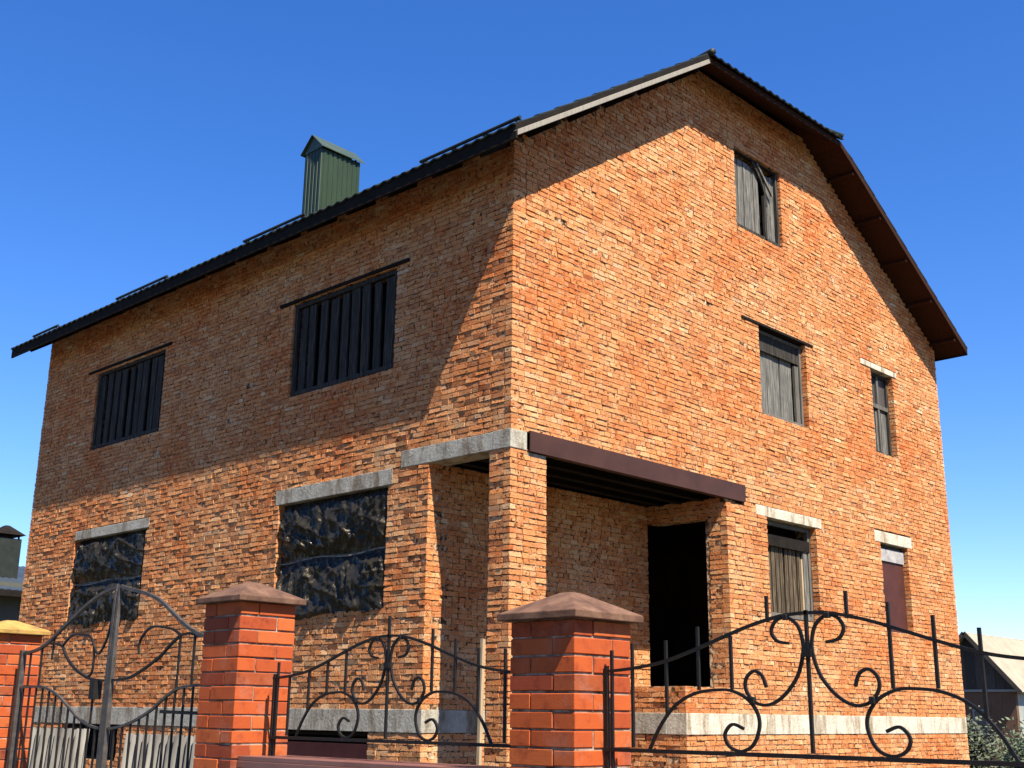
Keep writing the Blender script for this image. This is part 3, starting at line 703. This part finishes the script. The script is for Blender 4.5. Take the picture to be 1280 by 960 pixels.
q = MB(); q.sweep([(FX,-2.15,-.005),(FX,-2.81,-.015)], .02, .02, (1,0,0)); obj('cross_rail', q, M['iron'], q0)
q = MB(); q.box(FX-.03, FX+.03, -1.30, -1.235, .07, .20); obj('lock_box', q, M['iron'], q0)

# pale corrugated sheets standing in the yard behind the gate
def corr(y0, y1, x, zt, label, m, lean=.10):
    q = MB(); n = int((y1-y0)/.009); a = []; b = []
    for k in range(n+1):
        y = y0 + (y1-y0)*k/n; d = .022*math.sin((y-y0)/.088*2*math.pi)
        a.append((x - lean + d, y, GROUND)); b.append((x + d, y, zt + .008*math.sin(k*1.7)))
    q.grid([a, b]); o = obj('corrugated_sheet', q, M[m], None, (x, (y0+y1)/2, GROUND), smooth=True)
    md_ = o.modifiers.new('solid', 'SOLIDIFY'); md_.thickness = .008
    tag(o, label, 'roofing sheet', 'pale corrugated sheets behind the gate', 'thing')
corr(.28, 1.42, -4.60, -.155, 'pale corrugated sheet standing behind the left leaf of the gate', 'slate')
corr(-1.42, -.36, -4.60, -.175, 'pale corrugated sheet standing behind the right leaf of the gate', 'slate')
# wooden stake at the porch pillar
q = MB(); q.hexa([(-.20,.235,GROUND),(-.155,.235,GROUND),(-.155,.28,GROUND),(-.20,.28,GROUND),(-.175,.215,.80),(-.135,.215,.79),(-.135,.255,.79),(-.175,.255,.80)])
tag(obj('wooden_stake', q, M['stake'], None, (-.18,.25,GROUND)), 'slim pale wooden stake leaning in front of the porch corner pillar', 'stake')

# ------------------------------------------------------------------ neighbours
M['nwall'] = planks('brown_timber_wall', [(.3,(.075,.042,.028)), (.7,(.15,.092,.062))])
M['ngable'] = planks('dark_gable_boards', [(.3,(.030,.028,.026)), (.7,(.070,.062,.055))])
M['nroof'] = simple('pale_slate_roof', [(.3,(.20,.18,.135)), (.7,(.29,.26,.20))], 2, .85, 20, .3, .01)
M['nside'] = simple('pale_plaster', [(.3,(.20,.215,.20)), (.7,(.28,.30,.28))], 2, .9, 25, .3, .005)
M['bluesheet'] = simple('slate_blue_roof', [(.3,(.020,.030,.046)), (.7,(.038,.052,.072))], 2, .5, None)
M['olive'] = simple('olive_render', [(.3,(.055,.057,.045)), (.7,(.085,.086,.068))], 2, .9, 25, .3, .005)
M['trim'] = mat('white_trim', (.20,.20,.19), .7)[0]
bx, ya, za, he, ze, L = 40.0, 12.0, 3.5, 2.05, 1.2, 11.0
NB = thing('outbuilding', (bx, 12.0, GROUND), 'small timber outbuilding with dark gable and pale slate roof at the right edge', 'shed')
def outbuilding(yc, za, h, ze):
    q = MB(); q.box(bx, bx+.2, yc-h+.25, yc+h-.25, GROUND, ze-.12); obj('wall', q, M['nwall'], NB)
    q = MB(); q.hexa([(bx+.21,yc-h+.25,GROUND),(bx+L,yc-h+.25,GROUND),(bx+L,yc-h+.45,GROUND),(bx+.21,yc-h+.45,GROUND),(bx+.21,yc-h+.25,ze),(bx+L,yc-h+.25,ze),(bx+L,yc-h+.45,ze),(bx+.21,yc-h+.45,ze)]); obj('wall', q, M['nside'], NB)
    q = MB(); q.box(bx+.21, bx+L, yc+h-.45, yc+h-.25, GROUND, ze); obj('wall', q, M['nside'], NB)
    s_ = (za-ze)/h
    q = MB(); n = 9
    for k in range(n):
        a = yc-h+.2 + (2*h-.4)*k/n; b = yc-h+.2 + (2*h-.4)*(k+1)/n - .012
        f = lambda y: za - abs(y-yc)*s_ - .03
        q.hexa([(bx-.03,a,ze-.02),(bx-.03,b,ze-.02),(bx+.03,b,ze-.02),(bx+.03,a,ze-.02),(bx-.03,a,f(a)),(bx-.03,b,f(b)),(bx+.03,b,f(b)),(bx+.03,a,f(a))])
    obj('gable', q, M['ngable'], NB)
    q = MB(); q.box(bx-.06, bx+.02, yc-h+.1, yc+h-.1, ze-.11, ze-.02); obj('trim_board', q, M['trim'], NB)
    for sg in (-1, 1):
        q = MB(); n = 60; A = []; Bq = []
        for k in range(n*2+1):
            x = bx-.35 + (L+.6)*k/(n*2); d = .02*(k % 2)
            A.append((x, yc+sg*(h+.12), ze-.12*s_+d)); Bq.append((x, yc, za+d))
        q.grid([A, Bq]); ro = obj('roof', q, M['nroof'], NB); m_ = ro.modifiers.new('s', 'SOLIDIFY'); m_.thickness = .05
        q = MB(); q.beam((bx-.36, yc+sg*(h+.12), ze-.12*s_-.02), (bx-.36, yc, za-.02), .05, .16); obj('barge_board', q, M['ngable'], NB)
    q = MB(); q.box(bx-.03, bx+.01, yc-.55, yc+.05, -.55, .45)
    wd = obj('window', q, M['trim'], NB); q = MB(); q.box(bx-.04, bx-.031, yc-.48, yc-.02, -.48, .38); obj('pane', q, M['glass'], wd)
outbuilding(12.17, 3.52, 2.0, 1.25)
# left neighbour
NH = thing('neighbour_house', (3.0, 31.0, GROUND), 'neighbouring olive house with slate blue roof and dark chimney at the left edge', 'house')
q = MB(); q.box(-4, 13, 27.5, 35, GROUND, 3.75); obj('wall', q, M['olive'], NH)
q = MB(); s_ = (4.66-3.47)/2.6
for sg in (1, -1):
    A, Bq = [], []
    for k in range(161):
        x = -4.5 + 18*k/160; d = .03*(k % 2)
        A.append((x, 27.0 if sg == 1 else 35.6, 3.47 + d)); Bq.append((x, 31.3, 3.47 + s_*4.3*.62 + d))
    q.grid([A, Bq])
ro = obj('roof', q, M['bluesheet'], NH); m_ = ro.modifiers.new('s', 'SOLIDIFY'); m_.thickness = .06
q = MB(); q.box(-4.5, 13.5, 26.96, 27.0, 3.28, 3.46); obj('fascia', q, M['fascia'], NH)
q = MB(); q.box(6.45, 7.22, 28.9, 29.7, 3.6, 5.28); chn = obj('chimney', q, M['tile'], NH)
q = MB(); q.hexa([(6.36,28.8,5.40),(7.31,28.8,5.40),(7.31,29.8,5.40),(6.36,29.8,5.40),(6.78,29.2,5.72),(6.9,29.2,5.72),(6.9,29.4,5.72),(6.78,29.4,5.72)]); obj('cap', q, M['fascia'], chn)
q = MB()
for x in (6.5, 7.12):
    for y in (28.95, 29.6): q.box(x, x+.05, y, y+.05, 5.27, 5.41)
obj('cap_leg', q, M['fascia'], chn)
for x in (-1.5, 3.0, 5.2):
    q = MB(); q.box(x, x+1.1, 27.44, 27.5, .8, 2.3); wd = obj('window', q, M['trim'], NH); q = MB(); q.box(x+.08, x+1.02, 27.425, 27.438, .88, 2.22); obj('pane', q, M['glass'], wd)

# ------------------------------------------------------------------ shrubs at the right
def leafmat(name, a, b):
    m, t, bs = mat(name, rough=.6, spec=.3)
    c = ramp(t, rnd_island(t), [(0, a), (.6, b), (1, tuple(min(1, k*1.5) for k in b))]); t.links.new(c.outputs[0], bs.inputs['Base Color'])
    bs.inputs['Transmission Weight'].default_value = 0
    return m
M['leaf'] = leafmat('shrub_leaf', (.030,.048,.026), (.060,.085,.045)); M['leaf2'] = leafmat('shrub_leaf_bluish', (.026,.036,.022), (.060,.072,.042))
M['bark'] = simple('shrub_bark', [(.3,(.05,.035,.025)), (.7,(.11,.08,.055))], 20, .9, 60, .5, .004)
def shrub(x, y, h, r, label, m, seed):
    rn = random.Random(seed); t = thing('shrub', (x, y, GROUND), label, 'shrub', 'shrubs beside the outbuilding')
    q = MB(); tips = []
    for k in range(16):
        an = rn.uniform(0, 6.28); rr = r*rn.uniform(.25,.8); hh = h*rn.uniform(.35,.95)
        p0 = Vector((x, y, GROUND)); p1 = Vector((x+rr*.4*math.cos(an), y+rr*.4*math.sin(an), GROUND+hh*.5)); p2 = Vector((x+rr*math.cos(an), y+rr*math.sin(an), GROUND+hh))
        q.tube(p0, p1, .028, 6, .018); q.tube(p1, p2, .018, 6, .006); tips += [p1.lerp(p2, s) for s in (.1,.4,.7,1)]
    obj('stem', q, M['bark'], t)
    q = MB()
    for k in range(6500):
        c = rn.choice(tips) + Vector((rn.gauss(0,r*.24), rn.gauss(0,r*.24), rn.gauss(0,h*.13)))
        c.z = max(c.z, GROUND+.05); d = Vector((rn.gauss(0,1), rn.gauss(0,1), rn.gauss(0,.7))).normalized(); u = d.orthogonal().normalized(); s = rn.uniform(.035,.07)
        q.poly([c-d*s, c+u*s*.45, c+d*s, c-u*s*.45])
    obj('foliage', q, M[m], t)
for k, (x, y, h, r, lb, m) in enumerate([
    (15.3,1.75,1.5,.85,'bushy olive green shrub right against the house corner','leaf2'), (16.0,.7,1.5,.9,'dark green shrub in the middle before the outbuilding','leaf'),
    (16.7,-.35,1.45,.9,'dark green shrub at the right edge of the picture','leaf')]): shrub(x, y, h, r, lb, m, 40+k)

# ------------------------------------------------------------------ added unseen tree belt behind the viewer, blocks sky light from shaded walls
M['blockerleaf'] = leafmat('sky_blocker_leaf', (.022,.036,.014), (.045,.065,.026))
def belt(pts, h, seed):
    rn = random.Random(seed); q = MB()
    for (x0, y0), (x1, y1) in zip(pts, pts[1:]):
        Ls = math.hypot(x1-x0, y1-y0); n = int(Ls*34)
        for k in range(n):
            t = rn.random(); hh = h*(.80+.2*noise.noise(Vector((x0+(x1-x0)*t, y0+(y1-y0)*t, seed))/5))
            z = GROUND + .2 + hh*rn.random(); c = Vector((x0+(x1-x0)*t+rn.gauss(0,1.3), y0+(y1-y0)*t+rn.gauss(0,1.3), z))
            d = Vector((rn.gauss(0,1), rn.gauss(0,1), rn.gauss(0,.7))).normalized(); u = d.orthogonal().normalized(); s_ = rn.uniform(.35,.8)
            q.poly([c-d*s_, c+u*s_*.6, c+d*s_, c-u*s_*.6])
    return q
o = obj('sky_blocker_trees', belt([(6,-27),(-7,-27),(-16,-30),(-25,-24),(-26,-5),(-26,20)], 17, 5), M['blockerleaf'])
tag(o, 'added unseen belt of dark trees blocking sky light', 'trees', None, 'stuff')
